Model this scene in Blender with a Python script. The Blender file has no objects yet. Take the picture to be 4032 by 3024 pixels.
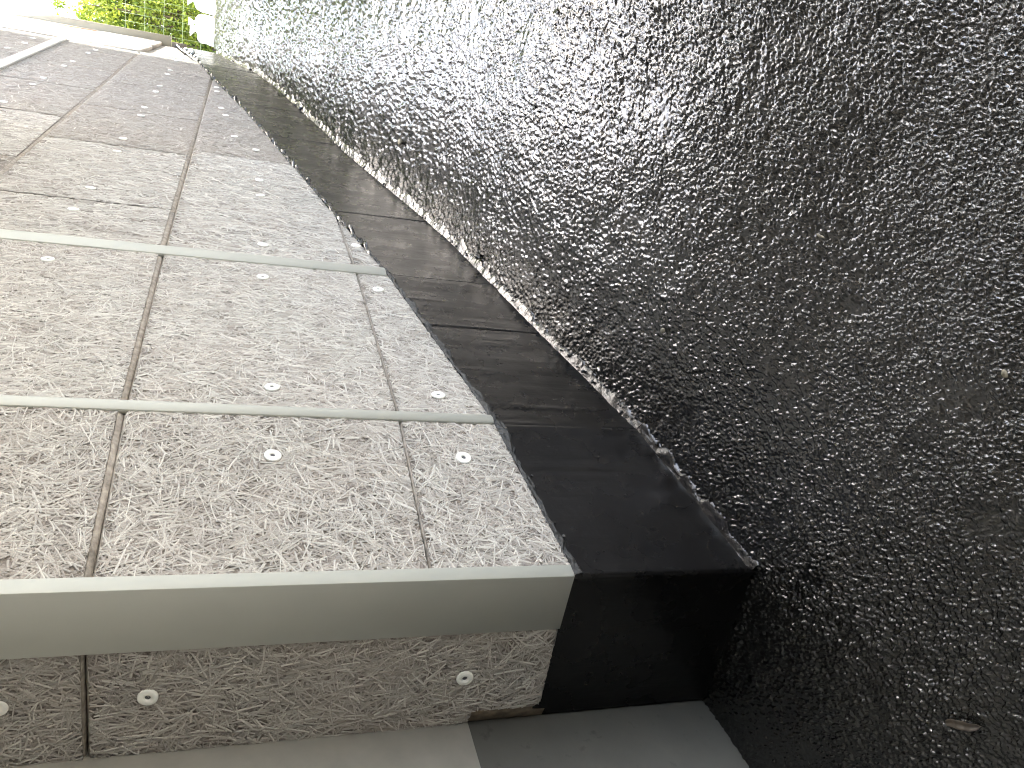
import bpy, math, random
import numpy as np
from mathutils import Matrix, Vector

rng = np.random.default_rng(7)
random.seed(7)
H = 1.2                                   # camera height above the garage floor datum
sc = bpy.context.scene

# ------------------------------------------------------------------ camera
TH, RO, FPX = math.radians(19.705), math.radians(3.151), 3175.99
F = np.array([0, math.cos(TH), -math.sin(TH)]); U = np.array([0, math.sin(TH), math.cos(TH)]); R = np.array([1.0, 0, 0])
cr = -U * math.cos(RO) + R * math.sin(RO)     # the camera is held on its side: picture right is down
cu = U * math.sin(RO) + R * math.cos(RO)
cam = bpy.data.cameras.new('camera'); cam_o = bpy.data.objects.new('camera', cam)
sc.collection.objects.link(cam_o)
cam.sensor_fit = 'HORIZONTAL'; cam.sensor_width = 36.0; cam.lens = 36.0 * FPX / 4032
cam.clip_start = 0.02; cam.clip_end = 2000
M = Matrix(((cr[0], cu[0], -F[0], 0), (cr[1], cu[1], -F[1], 0), (cr[2], cu[2], -F[2], H), (0, 0, 0, 1)))
cam_o.matrix_world = M
sc.camera = cam_o

# ------------------------------------------------------------------ sky, sun, exposure
SUN_AZ, SUN_EL = math.radians(62), math.radians(50)     # azimuth clockwise from +Y
w = bpy.data.worlds.new('World'); sc.world = w; w.use_nodes = True
nt = w.node_tree; bg = nt.nodes['Background']
sky = nt.nodes.new('ShaderNodeTexSky'); sky.sky_type = 'NISHITA'; sky.sun_disc = False
sky.sun_elevation = SUN_EL; sky.sun_rotation = SUN_AZ; sky.air_density = 1.0; sky.dust_density = 4.0; sky.ozone_density = 0.4
nt.links.new(sky.outputs[0], bg.inputs[0]); bg.inputs[1].default_value = 0.15
sun = bpy.data.lights.new('sun', 'SUN'); sun.energy = 5.0; sun.angle = math.radians(0.5); sun.color = (1, 0.95, 0.87)
sun_o = bpy.data.objects.new('sun', sun); sc.collection.objects.link(sun_o)
sd = Vector((math.sin(SUN_AZ) * math.cos(SUN_EL), math.cos(SUN_AZ) * math.cos(SUN_EL), math.sin(SUN_EL)))
sun_o.rotation_euler = sd.to_track_quat('Z', 'Y').to_euler()
sun_o.location = (6, 6, 12)
vs = sc.view_settings
vs.view_transform = 'Standard'; vs.look = 'None'; vs.gamma = 1.0; vs.use_curve_mapping = False
vs.exposure = 3.4
vs.use_white_balance = True; vs.white_balance_temperature = 6450; vs.white_balance_tint = 7
sc.cycles.use_denoising = True
sc.cycles.max_bounces = 8
sc.cycles.filter_width = 1.1

# ------------------------------------------------------------------ helpers
def tag(o, label=None, cat=None, group=None, kind=None):
    for k, v in (('label', label), ('category', cat), ('group', group), ('kind', kind)):
        if v: o[k] = v
    return o

def link(name, me, parent=None):
    o = bpy.data.objects.new(name, me); sc.collection.objects.link(o)
    if parent is not None: o.parent = parent
    return o

def empty(name, loc, label, cat, group=None):
    o = bpy.data.objects.new(name, None); sc.collection.objects.link(o); o.location = loc; o.empty_display_size = 0.1
    tag(o, label, cat, group); return o

def mesh_np(name, V, faces, mat, smooth=False, tone=None, uv=None, mat_idx=None):
    """V (n,3); faces = (m,k) array or list of arrays"""
    me = bpy.data.meshes.new(name)
    V = np.asarray(V, np.float32)
    if isinstance(faces, np.ndarray): faces = [faces]
    faces = [np.asarray(f, np.int32) for f in faces if len(f)]
    nl = sum(f.size for f in faces); nf = sum(len(f) for f in faces)
    me.vertices.add(len(V)); me.vertices.foreach_set('co', V.ravel())
    me.loops.add(nl); me.loops.foreach_set('vertex_index', np.concatenate([f.ravel() for f in faces]))
    me.polygons.add(nf)
    tot = np.concatenate([np.full(len(f), f.shape[1], np.int32) for f in faces])
    st = np.concatenate([[0], np.cumsum(tot)[:-1]]).astype(np.int32)
    me.polygons.foreach_set('loop_start', st); me.polygons.foreach_set('loop_total', tot)
    if smooth: me.polygons.foreach_set('use_smooth', np.ones(nf, bool))
    for m in (mat if isinstance(mat, (list, tuple)) else [mat]): me.materials.append(m)
    if mat_idx is not None: me.polygons.foreach_set('material_index', np.asarray(mat_idx, np.int32))
    me.update(calc_edges=True)
    if tone is not None:
        a = me.attributes.new('tone', 'FLOAT', 'POINT'); a.data.foreach_set('value', np.asarray(tone, np.float32))
    if uv is not None:
        lay = me.uv_layers.new(name='UVMap')
        li = np.concatenate([f.ravel() for f in faces])
        lay.data.foreach_set('uv', np.asarray(uv, np.float32)[li].ravel())
    me.validate()
    return me

def box_mesh(name, lo, hi, mat, bevel=0.0):
    x0, y0, z0 = lo; x1, y1, z1 = hi
    V = [(x0, y0, z0), (x1, y0, z0), (x1, y1, z0), (x0, y1, z0), (x0, y0, z1), (x1, y0, z1), (x1, y1, z1), (x0, y1, z1)]
    Fc = np.array([[0, 3, 2, 1], [4, 5, 6, 7], [0, 1, 5, 4], [1, 2, 6, 5], [2, 3, 7, 6], [3, 0, 4, 7]])
    return mesh_np(name, V, Fc, mat)

def grid_faces(nu, nv):
    i = np.arange(nu - 1)[:, None]; j = np.arange(nv - 1)[None, :]
    a = i * nv + j
    return np.stack([a, a + nv, a + nv + 1, a + 1], -1).reshape(-1, 4)

def hash2(ix, iy, k):
    h = (ix.astype(np.int64) * 374761393 + iy.astype(np.int64) * 668265263 + k * 2147483647) & 0xffffffff
    h = ((h ^ (h >> 13)) * 1274126177) & 0xffffffff
    h = ((h ^ (h >> 16)) * 2246822519) & 0xffffffff
    return ((h ^ (h >> 15)) & 0xffffff) / float(0xffffff)

def vnoise(x, y, k=0):
    ix = np.floor(x); iy = np.floor(y); fx = x - ix; fy = y - iy
    fx = fx * fx * (3 - 2 * fx); fy = fy * fy * (3 - 2 * fy)
    a = hash2(ix, iy, k); b = hash2(ix + 1, iy, k); c_ = hash2(ix, iy + 1, k); d = hash2(ix + 1, iy + 1, k)
    return (a * (1 - fx) + b * fx) * (1 - fy) + (c_ * (1 - fx) + d * fx) * fy

def fbm(x, y, k=0, n=4):
    t = 0; am = 0.5
    for i in range(n):
        t = t + am * vnoise(x * 2 ** i + 13.1 * i, y * 2 ** i - 7.7 * i, k + i); am *= 0.5
    return t

def worley(x, y, k=0):
    ix = np.floor(x); iy = np.floor(y); best = np.full(x.shape, 9.0); val = np.zeros(x.shape)
    for dx in (-1, 0, 1):
        for dy in (-1, 0, 1):
            px = ix + dx + hash2(ix + dx, iy + dy, k); py = iy + dy + hash2(ix + dx, iy + dy, k + 1)
            d = (px - x) ** 2 + (py - y) ** 2
            m = d < best; best = np.where(m, d, best); val = np.where(m, hash2(ix + dx, iy + dy, k + 2), val)
    return best, val

# ------------------------------------------------------------------ materials
def new_mat(name):
    m = bpy.data.materials.new(name); m.use_nodes = True
    n = m.node_tree.nodes; b = n['Principled BSDF']
    return m, m.node_tree, b

def nd(t, kind, **kw):
    x = t.nodes.new(kind)
    for k, v in kw.items(): setattr(x, k, v)
    return x

def coords(t, scale, src='Object'):
    tc = nd(t, 'ShaderNodeTexCoord'); mp = nd(t, 'ShaderNodeMapping'); mp.inputs['Scale'].default_value = scale
    t.links.new(tc.outputs[src], mp.inputs[0]); return mp.outputs[0]

def noise(t, vec, scale, detail=4, rough=0.55):
    n = nd(t, 'ShaderNodeTexNoise'); n.inputs['Scale'].default_value = scale; n.inputs['Detail'].default_value = detail
    n.inputs['Roughness'].default_value = rough
    if vec is not None: t.links.new(vec, n.inputs['Vector'])
    return n.outputs['Fac']

def ramp(t, fac, stops):
    r = nd(t, 'ShaderNodeValToRGB'); e = r.color_ramp.elements
    while len(e) > 1: e.remove(e[-1])
    e[0].position = stops[0][0]; e[0].color = (*stops[0][1], 1)
    for p, c in stops[1:]:
        x = e.new(p); x.color = (*c, 1)
    t.links.new(fac, r.inputs[0]); return r.outputs[0]

def mixc(t, fac, a, b):
    m = nd(t, 'ShaderNodeMix', data_type='RGBA')
    for sock, v in ((m.inputs[0], fac), (m.inputs[6], a), (m.inputs[7], b)):
        if hasattr(v, 'links') or isinstance(v, bpy.types.NodeSocket): t.links.new(v, sock)
        else: sock.default_value = v if not isinstance(v, tuple) else (*v, 1)
    return m.outputs[2]

def bump(t, b, h, strength, dist, prev=None):
    n = nd(t, 'ShaderNodeBump'); n.inputs['Strength'].default_value = strength; n.inputs['Distance'].default_value = dist
    t.links.new(h, n.inputs['Height'])
    if prev is not None: t.links.new(prev, n.inputs['Normal'])
    t.links.new(n.outputs[0], b.inputs['Normal']); return n.outputs[0]

def mr(t, v, a, b, c, d):
    m = nd(t, 'ShaderNodeMapRange'); m.clamp = True
    for i, x in enumerate((a, b, c, d)): m.inputs[i + 1].default_value = x
    t.links.new(v, m.inputs[0]); return m.outputs[0]

def simple(name, col, rough=0.6, noise_amt=0.12, scale=12.0, bump_s=0.0, bump_scale=120.0, metallic=0.0):
    m, t, b = new_mat(name)
    v = coords(t, (1, 1, 1))
    f = noise(t, v, scale, 5)
    c0 = tuple(max(0, c * (1 - noise_amt)) for c in col); c1 = tuple(min(1, c * (1 + noise_amt)) for c in col)
    t.links.new(ramp(t, f, [(0.3, c0), (0.7, c1)]), b.inputs['Base Color'])
    b.inputs['Roughness'].default_value = rough; b.inputs['Metallic'].default_value = metallic
    if bump_s: bump(t, b, noise(t, v, bump_scale, 4), bump_s, 0.002)
    return m

# wood wool fibres: tone per fibre
def fibre_material():
    m, t, b = new_mat('wood_wool_fibre')
    at = nd(t, 'ShaderNodeAttribute', attribute_name='tone')
    c = ramp(t, at.outputs['Fac'], [(0.0, (0.15, 0.13, 0.118)), (0.2, (0.235, 0.21, 0.19)), (0.45, (0.345, 0.316, 0.288)), (0.75, (0.46, 0.435, 0.398)), (1.0, (0.62, 0.595, 0.55))])
    v = coords(t, (1, 1, 1))
    big = noise(t, v, 7.0, 3)
    c = mixc(t, mr(t, big, 0.4, 0.65, 0.0, 0.12), c, (0.45, 0.37, 0.32))
    big2 = noise(t, v, 3.1, 3)
    c = mixc(t, mr(t, big2, 0.5, 0.75, 0.0, 0.1), c, (0.47, 0.47, 0.40))
    t.links.new(c, b.inputs['Base Color']); b.inputs['Roughness'].default_value = 0.75
    b.inputs['Specular IOR Level'].default_value = 0.3
    return m
M_FIB = fibre_material()

def board_material():
    m, t, b = new_mat('wood_wool_board')
    v = coords(t, (1, 1, 1))
    vo = nd(t, 'ShaderNodeTexVoronoi'); vo.inputs['Scale'].default_value = 160; t.links.new(v, vo.inputs['Vector'])
    f = noise(t, v, 260, 5, 0.7)
    t.links.new(ramp(t, f, [(0.35, (0.15, 0.125, 0.105)), (0.65, (0.36, 0.32, 0.275))]), b.inputs['Base Color'])
    b.inputs['Roughness'].default_value = 0.9
    bump(t, b, f, 0.6, 0.004)
    return m
M_BOARD = board_material()
M_EDGE = simple('board_edge', (0.36, 0.32, 0.275), 0.9, 0.35, 60, 0.6, 220)
M_CORE = simple('dark_backing', (0.06, 0.05, 0.045), 0.9)
M_TRIM = simple('painted_trim', (0.55, 0.555, 0.505), 0.42, 0.04, 5)
M_PLAST = simple('washer_plastic', (0.86, 0.85, 0.80), 0.5, 0.06, 60)
M_SCREW = simple('screw_steel', (0.09, 0.09, 0.10), 0.4, 0.2, 300, metallic=0.6)
M_TAN = simple('cut_board_tan', (0.22, 0.175, 0.125), 0.9, 0.3, 50, 0.6, 160)
M_LIP = simple('pale_timber_trim', (0.46, 0.41, 0.31), 0.6, 0.07, 14)

def tar_material(name, rough0, rough1, col=(0.012, 0.0095, 0.0085), lump=0.5, brush=True):
    m, t, b = new_mat(name)
    uvv = coords(t, (1, 1, 1), 'UV')
    b.inputs['Base Color'].default_value = (*col, 1)
    pv = coords(t, (1, 1, 1))
    cn = noise(t, pv, 5, 4)
    t.links.new(ramp(t, cn, [(0.35, tuple(c * 0.75 for c in col)), (0.7, tuple(c * 1.4 for c in col))]), b.inputs['Base Color'])
    rn = noise(t, pv, 9, 5)
    t.links.new(mr(t, rn, 0.3, 0.7, rough0, rough1), b.inputs['Roughness'])
    b.inputs['Specular IOR Level'].default_value = 0.4 if brush else 0.8
    if brush:
        sv = nd(t, 'ShaderNodeMapping'); sv.inputs['Scale'].default_value = (55, 3.0, 1); t.links.new(uvv, sv.inputs[0])
        st = noise(t, sv.outputs[0], 1.0, 6, 0.6)
        p = bump(t, b, st, 0.2, 0.004)
        bl = noise(t, pv, 24, 3)
        bump(t, b, bl, 0.12, 0.01, p)
    else:
        bl = noise(t, pv, 160, 5, 0.6)
        bump(t, b, bl, lump, 0.004)
    return m
M_TAR = tar_material('bitumen_coat', 0.2, 0.36, (0.0045, 0.0038, 0.0034))
M_TARLUMP = tar_material('bitumen_lump', 0.06, 0.2, (0.011, 0.010, 0.010), 0.35, False)
M_SEAL = tar_material('bitumen_mastic', 0.38, 0.6, (0.013, 0.0125, 0.012), 0.9, False)

def asphalt_material():
    m, t, b = new_mat('coarse_asphalt')
    v = coords(t, (1, 1, 1))
    at = nd(t, 'ShaderNodeAttribute', attribute_name='tone')
    c = ramp(t, at.outputs['Fac'], [(0.0, (0.004, 0.004, 0.004)), (0.6, (0.007, 0.0068, 0.0062)), (0.93, (0.014, 0.0134, 0.0115)), (0.985, (0.03, 0.027, 0.022)), (1.0, (0.12, 0.11, 0.08))])
    dust = noise(t, v, 2.2, 5)
    c = mixc(t, mr(t, dust, 0.48, 0.72, 0.0, 0.4), c, (0.020, 0.0185, 0.0135))
    t.links.new(c, b.inputs['Base Color'])
    r = noise(t, v, 70, 3)
    t.links.new(mr(t, r, 0.3, 0.7, 0.10, 0.27), b.inputs['Roughness'])
    b.inputs['Specular IOR Level'].default_value = 1.0
    bump(t, b, noise(t, v, 520, 2, 0.5), 0.08, 0.002)
    return m
M_ASPH = asphalt_material()
M_GROUND = simple('pale_bounce_ground', (0.50, 0.47, 0.42), 0.9, 0.3, 6, 0.5, 60)  # made pale so the sunlit ground bounces light onto the wall

def plaster_material(name, col, stain):
    m, t, b = new_mat(name)
    v = coords(t, (1, 1, 1))
    f = noise(t, v, 9, 6, 0.6)
    c = ramp(t, f, [(0.3, tuple(x * 0.88 for x in col)), (0.7, tuple(x * 1.1 for x in col))])
    if stain:
        s = noise(t, v, 26, 5, 0.65)
        c = mixc(t, mr(t, s, 0.60, 0.72, 0, 0.55), c, tuple(x * 0.35 for x in col))
    t.links.new(c, b.inputs['Base Color']); b.inputs['Roughness'].default_value = 0.8
    bump(t, b, noise(t, v, 200, 4), 0.15, 0.002)
    return m
M_PLASTER = plaster_material('grey_plaster', (0.44, 0.42, 0.37), False)
M_CONC = plaster_material('dark_concrete', (0.115, 0.11, 0.095), True)
M_SHELL = plaster_material('garage_concrete', (0.38, 0.37, 0.34), True)
M_FAC = plaster_material('pale_render', (0.62, 0.60, 0.55), False)
M_SACK = simple('white_sackcloth', (0.80, 0.79, 0.77), 0.8, 0.05, 20, 0.3, 90)
M_WOOD = simple('weathered_timber', (0.36, 0.22, 0.12), 0.8, 0.25, 30)
M_WIRE = simple('galvanised_wire', (0.16, 0.20, 0.11), 0.45, 0.1, 40, metallic=0.3)
M_STONE = simple('pale_mortar', (0.48, 0.48, 0.42), 0.9, 0.25, 30, 0.7, 90)
M_CHIP = simple('pale_stone_chip', (0.24, 0.215, 0.16), 0.8, 0.3, 80, 0.5, 200)
M_LEAFDRY = simple('dry_leaf', (0.06, 0.047, 0.032), 0.75, 0.25, 60)

def leaf_material(name, a, bcol):
    m, t, b = new_mat(name)
    at = nd(t, 'ShaderNodeAttribute', attribute_name='tone')
    c = ramp(t, at.outputs['Fac'], [(0.0, a), (1.0, bcol)])
    t.links.new(c, b.inputs['Base Color']); b.inputs['Roughness'].default_value = 0.5
    tr = nd(t, 'ShaderNodeBsdfTranslucent'); t.links.new(c, tr.inputs['Color'])
    mx = nd(t, 'ShaderNodeMixShader'); mx.inputs[0].default_value = 0.45
    out = t.nodes['Material Output']
    t.links.new(b.outputs[0], mx.inputs[1]); t.links.new(tr.outputs[0], mx.inputs[2]); t.links.new(mx.outputs[0], out.inputs['Surface'])
    return m
M_LEAF = leaf_material('leaf_green', (0.09, 0.15, 0.02), (0.29, 0.33, 0.035))
M_BARK = simple('bark', (0.10, 0.075, 0.05), 0.9, 0.3, 40)

# ------------------------------------------------------------------ plan of the place (metres, camera above the origin)
PC = np.array([-0.392, 1.529]); P2 = np.array([-0.098, 1.921]); P1 = np.array([0.358, 2.772])
P0 = np.array([2.605, 7.474]); PE = np.array([3.46, 9.52])
def unit(v): return v / np.hypot(*v)
tC = unit(P0 - P1); nC = np.array([tC[1], -tC[0]])
class Face:
    def __init__(s, a, b, n=None):
        s.a = a; s.t = unit(b - a); s.L = np.hypot(*(b - a)); s.n = np.array([s.t[1], -s.t[0]]) if n is None else n
    def w(s, S, Z, off=0.0):
        S = np.asarray(S, float); Z = np.asarray(Z, float); off = np.asarray(off, float) + 0 * S
        return np.stack([s.a[0] + s.t[0] * S + s.n[0] * off, s.a[1] + s.t[1] * S + s.n[1] * off, Z + H + 0 * S], -1)
WR = 0.405
FA, FB, FC, FD = Face(PC, P2), Face(P2, P1), Face(P1, P0), Face(P0, PE)
FR = Face(PC, PC - nC * WR, n=-tC)            # the return beside the garage opening

gv = np.array([-9, -3, -1.9, -1.44, -.965, -.3, 0, .5, .9, 1.3, 1.756, 2.1, 2.926, 3.51, 4.438, 5.21, 6.2, 7.4, 8.2, 9, 12, 60])
gz = np.array([-1.2, -1.2, -1.185, -1.16, -1.057, -.95, -.905, -.86, -.80, -.735, -.655, -.6, -.50, -.415, -.29, -.15, .05, .235, .30, .325, .335, .34])
fv = np.linspace(-9, 60, 6901); fz = np.interp(fv, gv, gz); kz = np.exp(-np.linspace(-2, 2, 41) ** 2); kz /= kz.sum()
fz = np.convolve(np.pad(fz, 20, 'edge'), kz, 'valid')
def vcoord(x, y): return (x - P1[0]) * tC[0] + (y - P1[1]) * tC[1]
def gheight(x, y): return np.interp(vcoord(x, y), fv, fz)      # relative to the camera height
def gline(f, S):
    p = f.a + np.outer(np.atleast_1d(S), f.t); return gheight(p[:, 0], p[:, 1])

botA = lambda s: np.interp(s, [0, FA.L], [-.714, -.644])
botB = lambda s: np.interp(s, [0, .26, .58, FB.L], [-.644, -.608, -.566, -.508])
botC = lambda s: np.interp(s, [0, .64, 3.0, 4.33, FC.L], [-.508, -.404, -.046, .196, .345])
botD = lambda s: np.interp(s, [0, FD.L], [.345, .665])
botR = lambda s: np.interp(s, [0, WR], [-.70, -.713])
ZL = [-.404, .196, .796, 1.396, 1.996, 2.6]

# ------------------------------------------------------------------ ground
def build_ground():
    ax = np.concatenate([np.linspace(-600, -12, 20), np.linspace(-10, 30, 81), np.linspace(34, 600, 20)])
    ay = np.concatenate([np.linspace(-300, -10, 12), np.linspace(-8, 40, 97), np.linspace(45, 900, 24)])
    X, Y = np.meshgrid(ax, ay, indexing='ij')
    Z = gheight(X, Y) + H - 0.03
    V = np.stack([X, Y, Z], -1).reshape(-1, 3)
    o = link('ground', mesh_np('ground', V, grid_faces(len(ax), len(ay)), M_GROUND, True)); o['kind'] = 'structure'
    # asphalt ramp: every grain is relief in the mesh, finer close by
    az = np.radians(np.arange(-40, 41, 0.098)); rr = [0.72]
    while rr[-1] < 12.2: rr.append(rr[-1] * (1.0023 if rr[-1] < 3.5 else 1.0033))
    rr = np.array(rr); A, RR = np.meshgrid(az, rr, indexing='ij')
    X = RR * np.sin(A); Y = RR * np.cos(A)
    # inside the wall? keep a margin of 6 cm under it
    poly = [PC - nC * WR - tC * 8, PC - nC * WR, PC, P2, P1, P0, PE + unit(PE - P0) * 0.02]
    wdist = np.full(X.shape, 1e9); side = np.zeros(X.shape)
    for a, b in zip(poly[:-1], poly[1:]):
        d = b - a; L = np.hypot(*d); d = d / L
        s_ = np.clip((X - a[0]) * d[0] + (Y - a[1]) * d[1], 0, L)
        dd = np.hypot(X - a[0] - d[0] * s_, Y - a[1] - d[1] * s_)
        sg = (X - a[0]) * d[1] - (Y - a[1]) * d[0]
        m = dd < wdist; wdist = np.where(m, dd, wdist); side = np.where(m, sg, side)
    keep = ~((side < 0) & (wdist > 0.07)) & ((X - P1[0]) * nC[0] + (Y - P1[1]) * nC[1] < 1.4)
    wx = X + .003 * (vnoise(X * 160, Y * 160, 91) - .5); wy = Y + .003 * (vnoise(X * 160, Y * 160, 92) - .5)
    d1, v1 = worley(wx / 0.0076, wy / 0.0076, 3)
    d2, v2 = worley(wx / 0.0041 + 31, wy / 0.0041, 11)
    lo = fbm(X * 9, Y * 9, 21, 4) - 0.5; lo2 = fbm(X * 28, Y * 28, 41, 3) - 0.44
    amp = 0.55 + 0.9 * vnoise(X * 5.5, Y * 5.5, 57)
    # a smeared patch and the places where the coat has run smooth
    sm = np.exp(-(((X - 0.02) / 0.05) ** 2 + ((Y - 1.02) / 0.10) ** 2))
    sm = np.maximum(sm, np.clip((vnoise(X * 11, Y * 11, 77) - 0.86) * 9, 0, 0.7))
    dome = lambda d, r: np.sqrt(np.clip(1 - d / r ** 2, 0, 1))
    g1 = dome(d1, .36 + .22 * v2) * np.clip(v1 * 1.4 - .15, 0, 1) * .0046
    g2 = dome(d2, .40 + .2 * v1) * np.clip(v2 * 1.25, 0, 1) * .0036
    h = (np.maximum(g1, g2) + .3 * np.minimum(g1, g2)) * amp * (1 - .8 * sm) + lo * 0.010 + lo2 * 0.005
    h += rng.normal(0, 1, X.shape) * RR * .0017 * .30 * (1 - .7 * sm)
    h -= 0.006
    Z = gheight(X, Y) + H + h
    tone = np.clip(v1 * 0.8 + v2 * 0.2, 0, 1)
    V = np.stack([X, Y, Z], -1).reshape(-1, 3)
    fc = grid_faces(len(az), len(rr)); kf = keep.ravel()[fc].all(1); fc = fc[kf]
    used = np.unique(fc); remap = np.full(len(V), -1, np.int64); remap[used] = np.arange(len(used))
    o = link('asphalt_ramp', mesh_np('asphalt_ramp', V[used], remap[fc][:, ::-1] if False else remap[fc], M_ASPH, True, tone.ravel()[used]))
    o['kind'] = 'structure'
    me = o.data
    if me.polygons[0].normal.z < 0: me.flip_normals()
build_ground()

# ------------------------------------------------------------------ the clad wall
wall = empty('clad_wall', (PC[0], PC[1], H - 1.2), 'faceted ramp wall clad in pale wood wool boards with grey corner profiles and a black bitumen base', 'wall')
INV = Matrix.Translation((-PC[0], -PC[1], -(H - 1.2)))
OFF = np.array([PC[0], PC[1], H - 1.2])
def wpart(name, V, faces, mat, parent=wall, **kw):
    return link(name, mesh_np(name, np.asarray(V) - OFF, faces, mat, **kw), parent)

def inset_poly(P, ins):
    n = len(P); out = []
    ed = []
    for i in range(n):
        a, b = P[i], P[(i + 1) % n]; d = (b - a) / np.hypot(*(b - a)); nn = np.array([-d[1], d[0]])    # inward for CCW
        ed.append((a + nn * ins[i], d))
    for i in range(n):
        (p, d), (q_, e) = ed[i - 1], ed[i]
        den = d[0] * e[1] - d[1] * e[0]
        if abs(den) < 1e-6: out.append(q_); continue
        t_ = ((q_[0] - p[0]) * e[1] - (q_[1] - p[1]) * e[0]) / den
        out.append(p + d * t_)
    return np.array(out)

def fibres(face, inner, off, dens, nseg, width, lo_len, hi_len, parent, zmax=None):
    lo = inner.min(0); hi = inner.max(0).copy()
    if zmax is not None: hi[1] = min(hi[1], zmax)
    if hi[1] <= lo[1] + 0.01: return
    ext = hi - lo; N = int(dens * ext[0] * ext[1])
    if N < 3: return
    c = lo + rng.random((N, 2)) * ext
    L = rng.uniform(lo_len, hi_len, N) * rng.choice([0.6, 1.0, 1.7], N, p=[.4, .45, .15])
    a0 = rng.normal(math.pi / 2 * 0 + math.pi / 2, 0.95, N)           # lie mostly upright, well scattered
    curv = rng.normal(0, 4.0, N) * rng.choice([.4, 1, 3.0], N, p=[.45, .4, .15]); curv2 = rng.normal(0, 40, N)
    tt = np.linspace(-0.5, 0.5, nseg + 1)
    s = tt[None] * L[:, None]
    ang = a0[:, None] + curv[:, None] * s + curv2[:, None] * s ** 2
    dx = np.cos(ang); dy = np.sin(ang); ds = L / nseg
    px = np.cumsum(np.concatenate([np.zeros((N, 1)), (dx[:, 1:] + dx[:, :-1]) / 2], 1), 1) * ds[:, None]
    py = np.cumsum(np.concatenate([np.zeros((N, 1)), (dy[:, 1:] + dy[:, :-1]) / 2], 1), 1) * ds[:, None]
    mid = (nseg + 1) // 2
    px += c[:, 0:1] - px[:, mid:mid + 1]; py += c[:, 1:2] - py[:, mid:mid + 1]
    Wd = width * rng.uniform(0.6, 1.25, N)[:, None]
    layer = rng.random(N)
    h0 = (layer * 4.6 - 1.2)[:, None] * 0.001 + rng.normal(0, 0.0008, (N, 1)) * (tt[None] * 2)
    nx, ny = -dy, dx
    cs = ((-1, .5), (1, .5)) if nseg <= 2 else ((-1, 0), (0, 1), (1, 0)); nk = len(cs)
    V = np.empty((N, nseg + 1, nk, 3))
    for k, (sd_, hh) in enumerate(cs):
        xx = px + nx * Wd * 0.5 * sd_; yy = py + ny * Wd * 0.5 * sd_
        n = len(inner)
        for i in range(n):                     # hold every fibre inside its board
            a, b = inner[i], inner[(i + 1) % n]; d = (b - a) / np.hypot(*(b - a)); nn = np.array([-d[1], d[0]])
            dist = (xx - a[0]) * nn[0] + (yy - a[1]) * nn[1]
            m = np.minimum(dist, 0); xx = xx - m * nn[0]; yy = yy - m * nn[1]
        V[:, :, k, 0] = xx; V[:, :, k, 1] = yy
        V[:, :, k, 2] = h0 + hh * Wd * 0.45 + (0 if hh else -0.0009)
    inside = ((V[:, mid, :, 0].mean(1) - c[:, 0]) ** 2 + (V[:, mid, :, 1].mean(1) - c[:, 1]) ** 2) < 1e-5
    V = V[inside]; layer = layer[inside]; N = len(V)
    if not N: return
    W3 = face.w(V[..., 0], V[..., 1], off + V[..., 2]).reshape(-1, 3)
    base = (np.arange(N) * (nseg + 1) * nk)[:, None, None, None]
    j = np.arange(nseg)[None, :, None, None] * nk; k = np.arange(nk - 1)[None, None, :, None]
    fc = base + j + k + np.array([0, nk, nk + 1, 1])[None, None, None, :]
    tone = np.clip(0.08 + 0.78 * layer + rng.normal(0, 0.15, N), 0, 1)  # deeper fibres painted darker, gap shade put into the colour
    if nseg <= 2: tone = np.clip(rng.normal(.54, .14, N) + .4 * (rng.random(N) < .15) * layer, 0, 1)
    tone = np.repeat(tone, (nseg + 1) * nk)
    o = wpart('wood_fibres', W3, fc.reshape(-1, 4), M_FIB, parent, tone=tone, smooth=False)
    o['kind'] = 'stuff'

def panel(face, pts, ins, fib=None, proud=0.0, thick=0.05, dens=12000, nseg=4, width=0.0030, ll=(0.035, 0.075), zmax=None):
    P = np.array(pts, float); ins = list(ins)
    if 0.5 * np.sum(P[:, 0] * np.roll(P[:, 1], -1) - np.roll(P[:, 0], -1) * P[:, 1]) < 0: raise ValueError('order')
    inn = inset_poly(P, ins); n = len(P)
    ring0 = face.w(P[:, 0], P[:, 1], proud - thick)
    ring1 = face.w(P[:, 0], P[:, 1], proud - 0.007)
    ring2 = face.w(inn[:, 0], inn[:, 1], proud - 0.0008)
    V = np.concatenate([ring0, ring1, ring2]); i = np.arange(n); j = (i + 1) % n
    sides = np.concatenate([np.stack([i, j, n + j, n + i], 1), np.stack([n + i, n + j, 2 * n + j, 2 * n + i], 1)])
    front = (2 * n + i)[None]; back = i[::-1][None]
    faces = [sides, front, back] if n == 4 else [sides, front, back]
    idx = [1] * len(sides) + [0] + [1]
    o = wpart('panel', V, faces, [M_BOARD, M_EDGE], mat_idx=idx)
    for fp in ([inn] if fib is None else [np.array(x, float) for x in fib]): fibres(face, fp, proud, dens, nseg, width, ll[0], ll[1], o, zmax)
    return o

G = 0.0011      # half a joint
panels = []
def row(face, s_list, zb, zt, ins_b=.004, ins_t=.004, ins_s=.004, **kw):
    for s0, s1 in zip(s_list[:-1], s_list[1:]):
        lo = zb if callable(zb) else (lambda s, z=zb: z)
        p = panel(face, [(s0 + G, lo(s0 + G) + G), (s1 - G, lo(s1 - G) + G), (s1 - G, zt - G), (s0 + G, zt - G)], (ins_b, ins_s, ins_t, ins_s), **kw)
        panels.append((face, s0, s1, (lo(s0) + lo(s1)) / 2 if callable(zb) else zb, zt, p, kw.get('proud', 0.0)))

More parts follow.
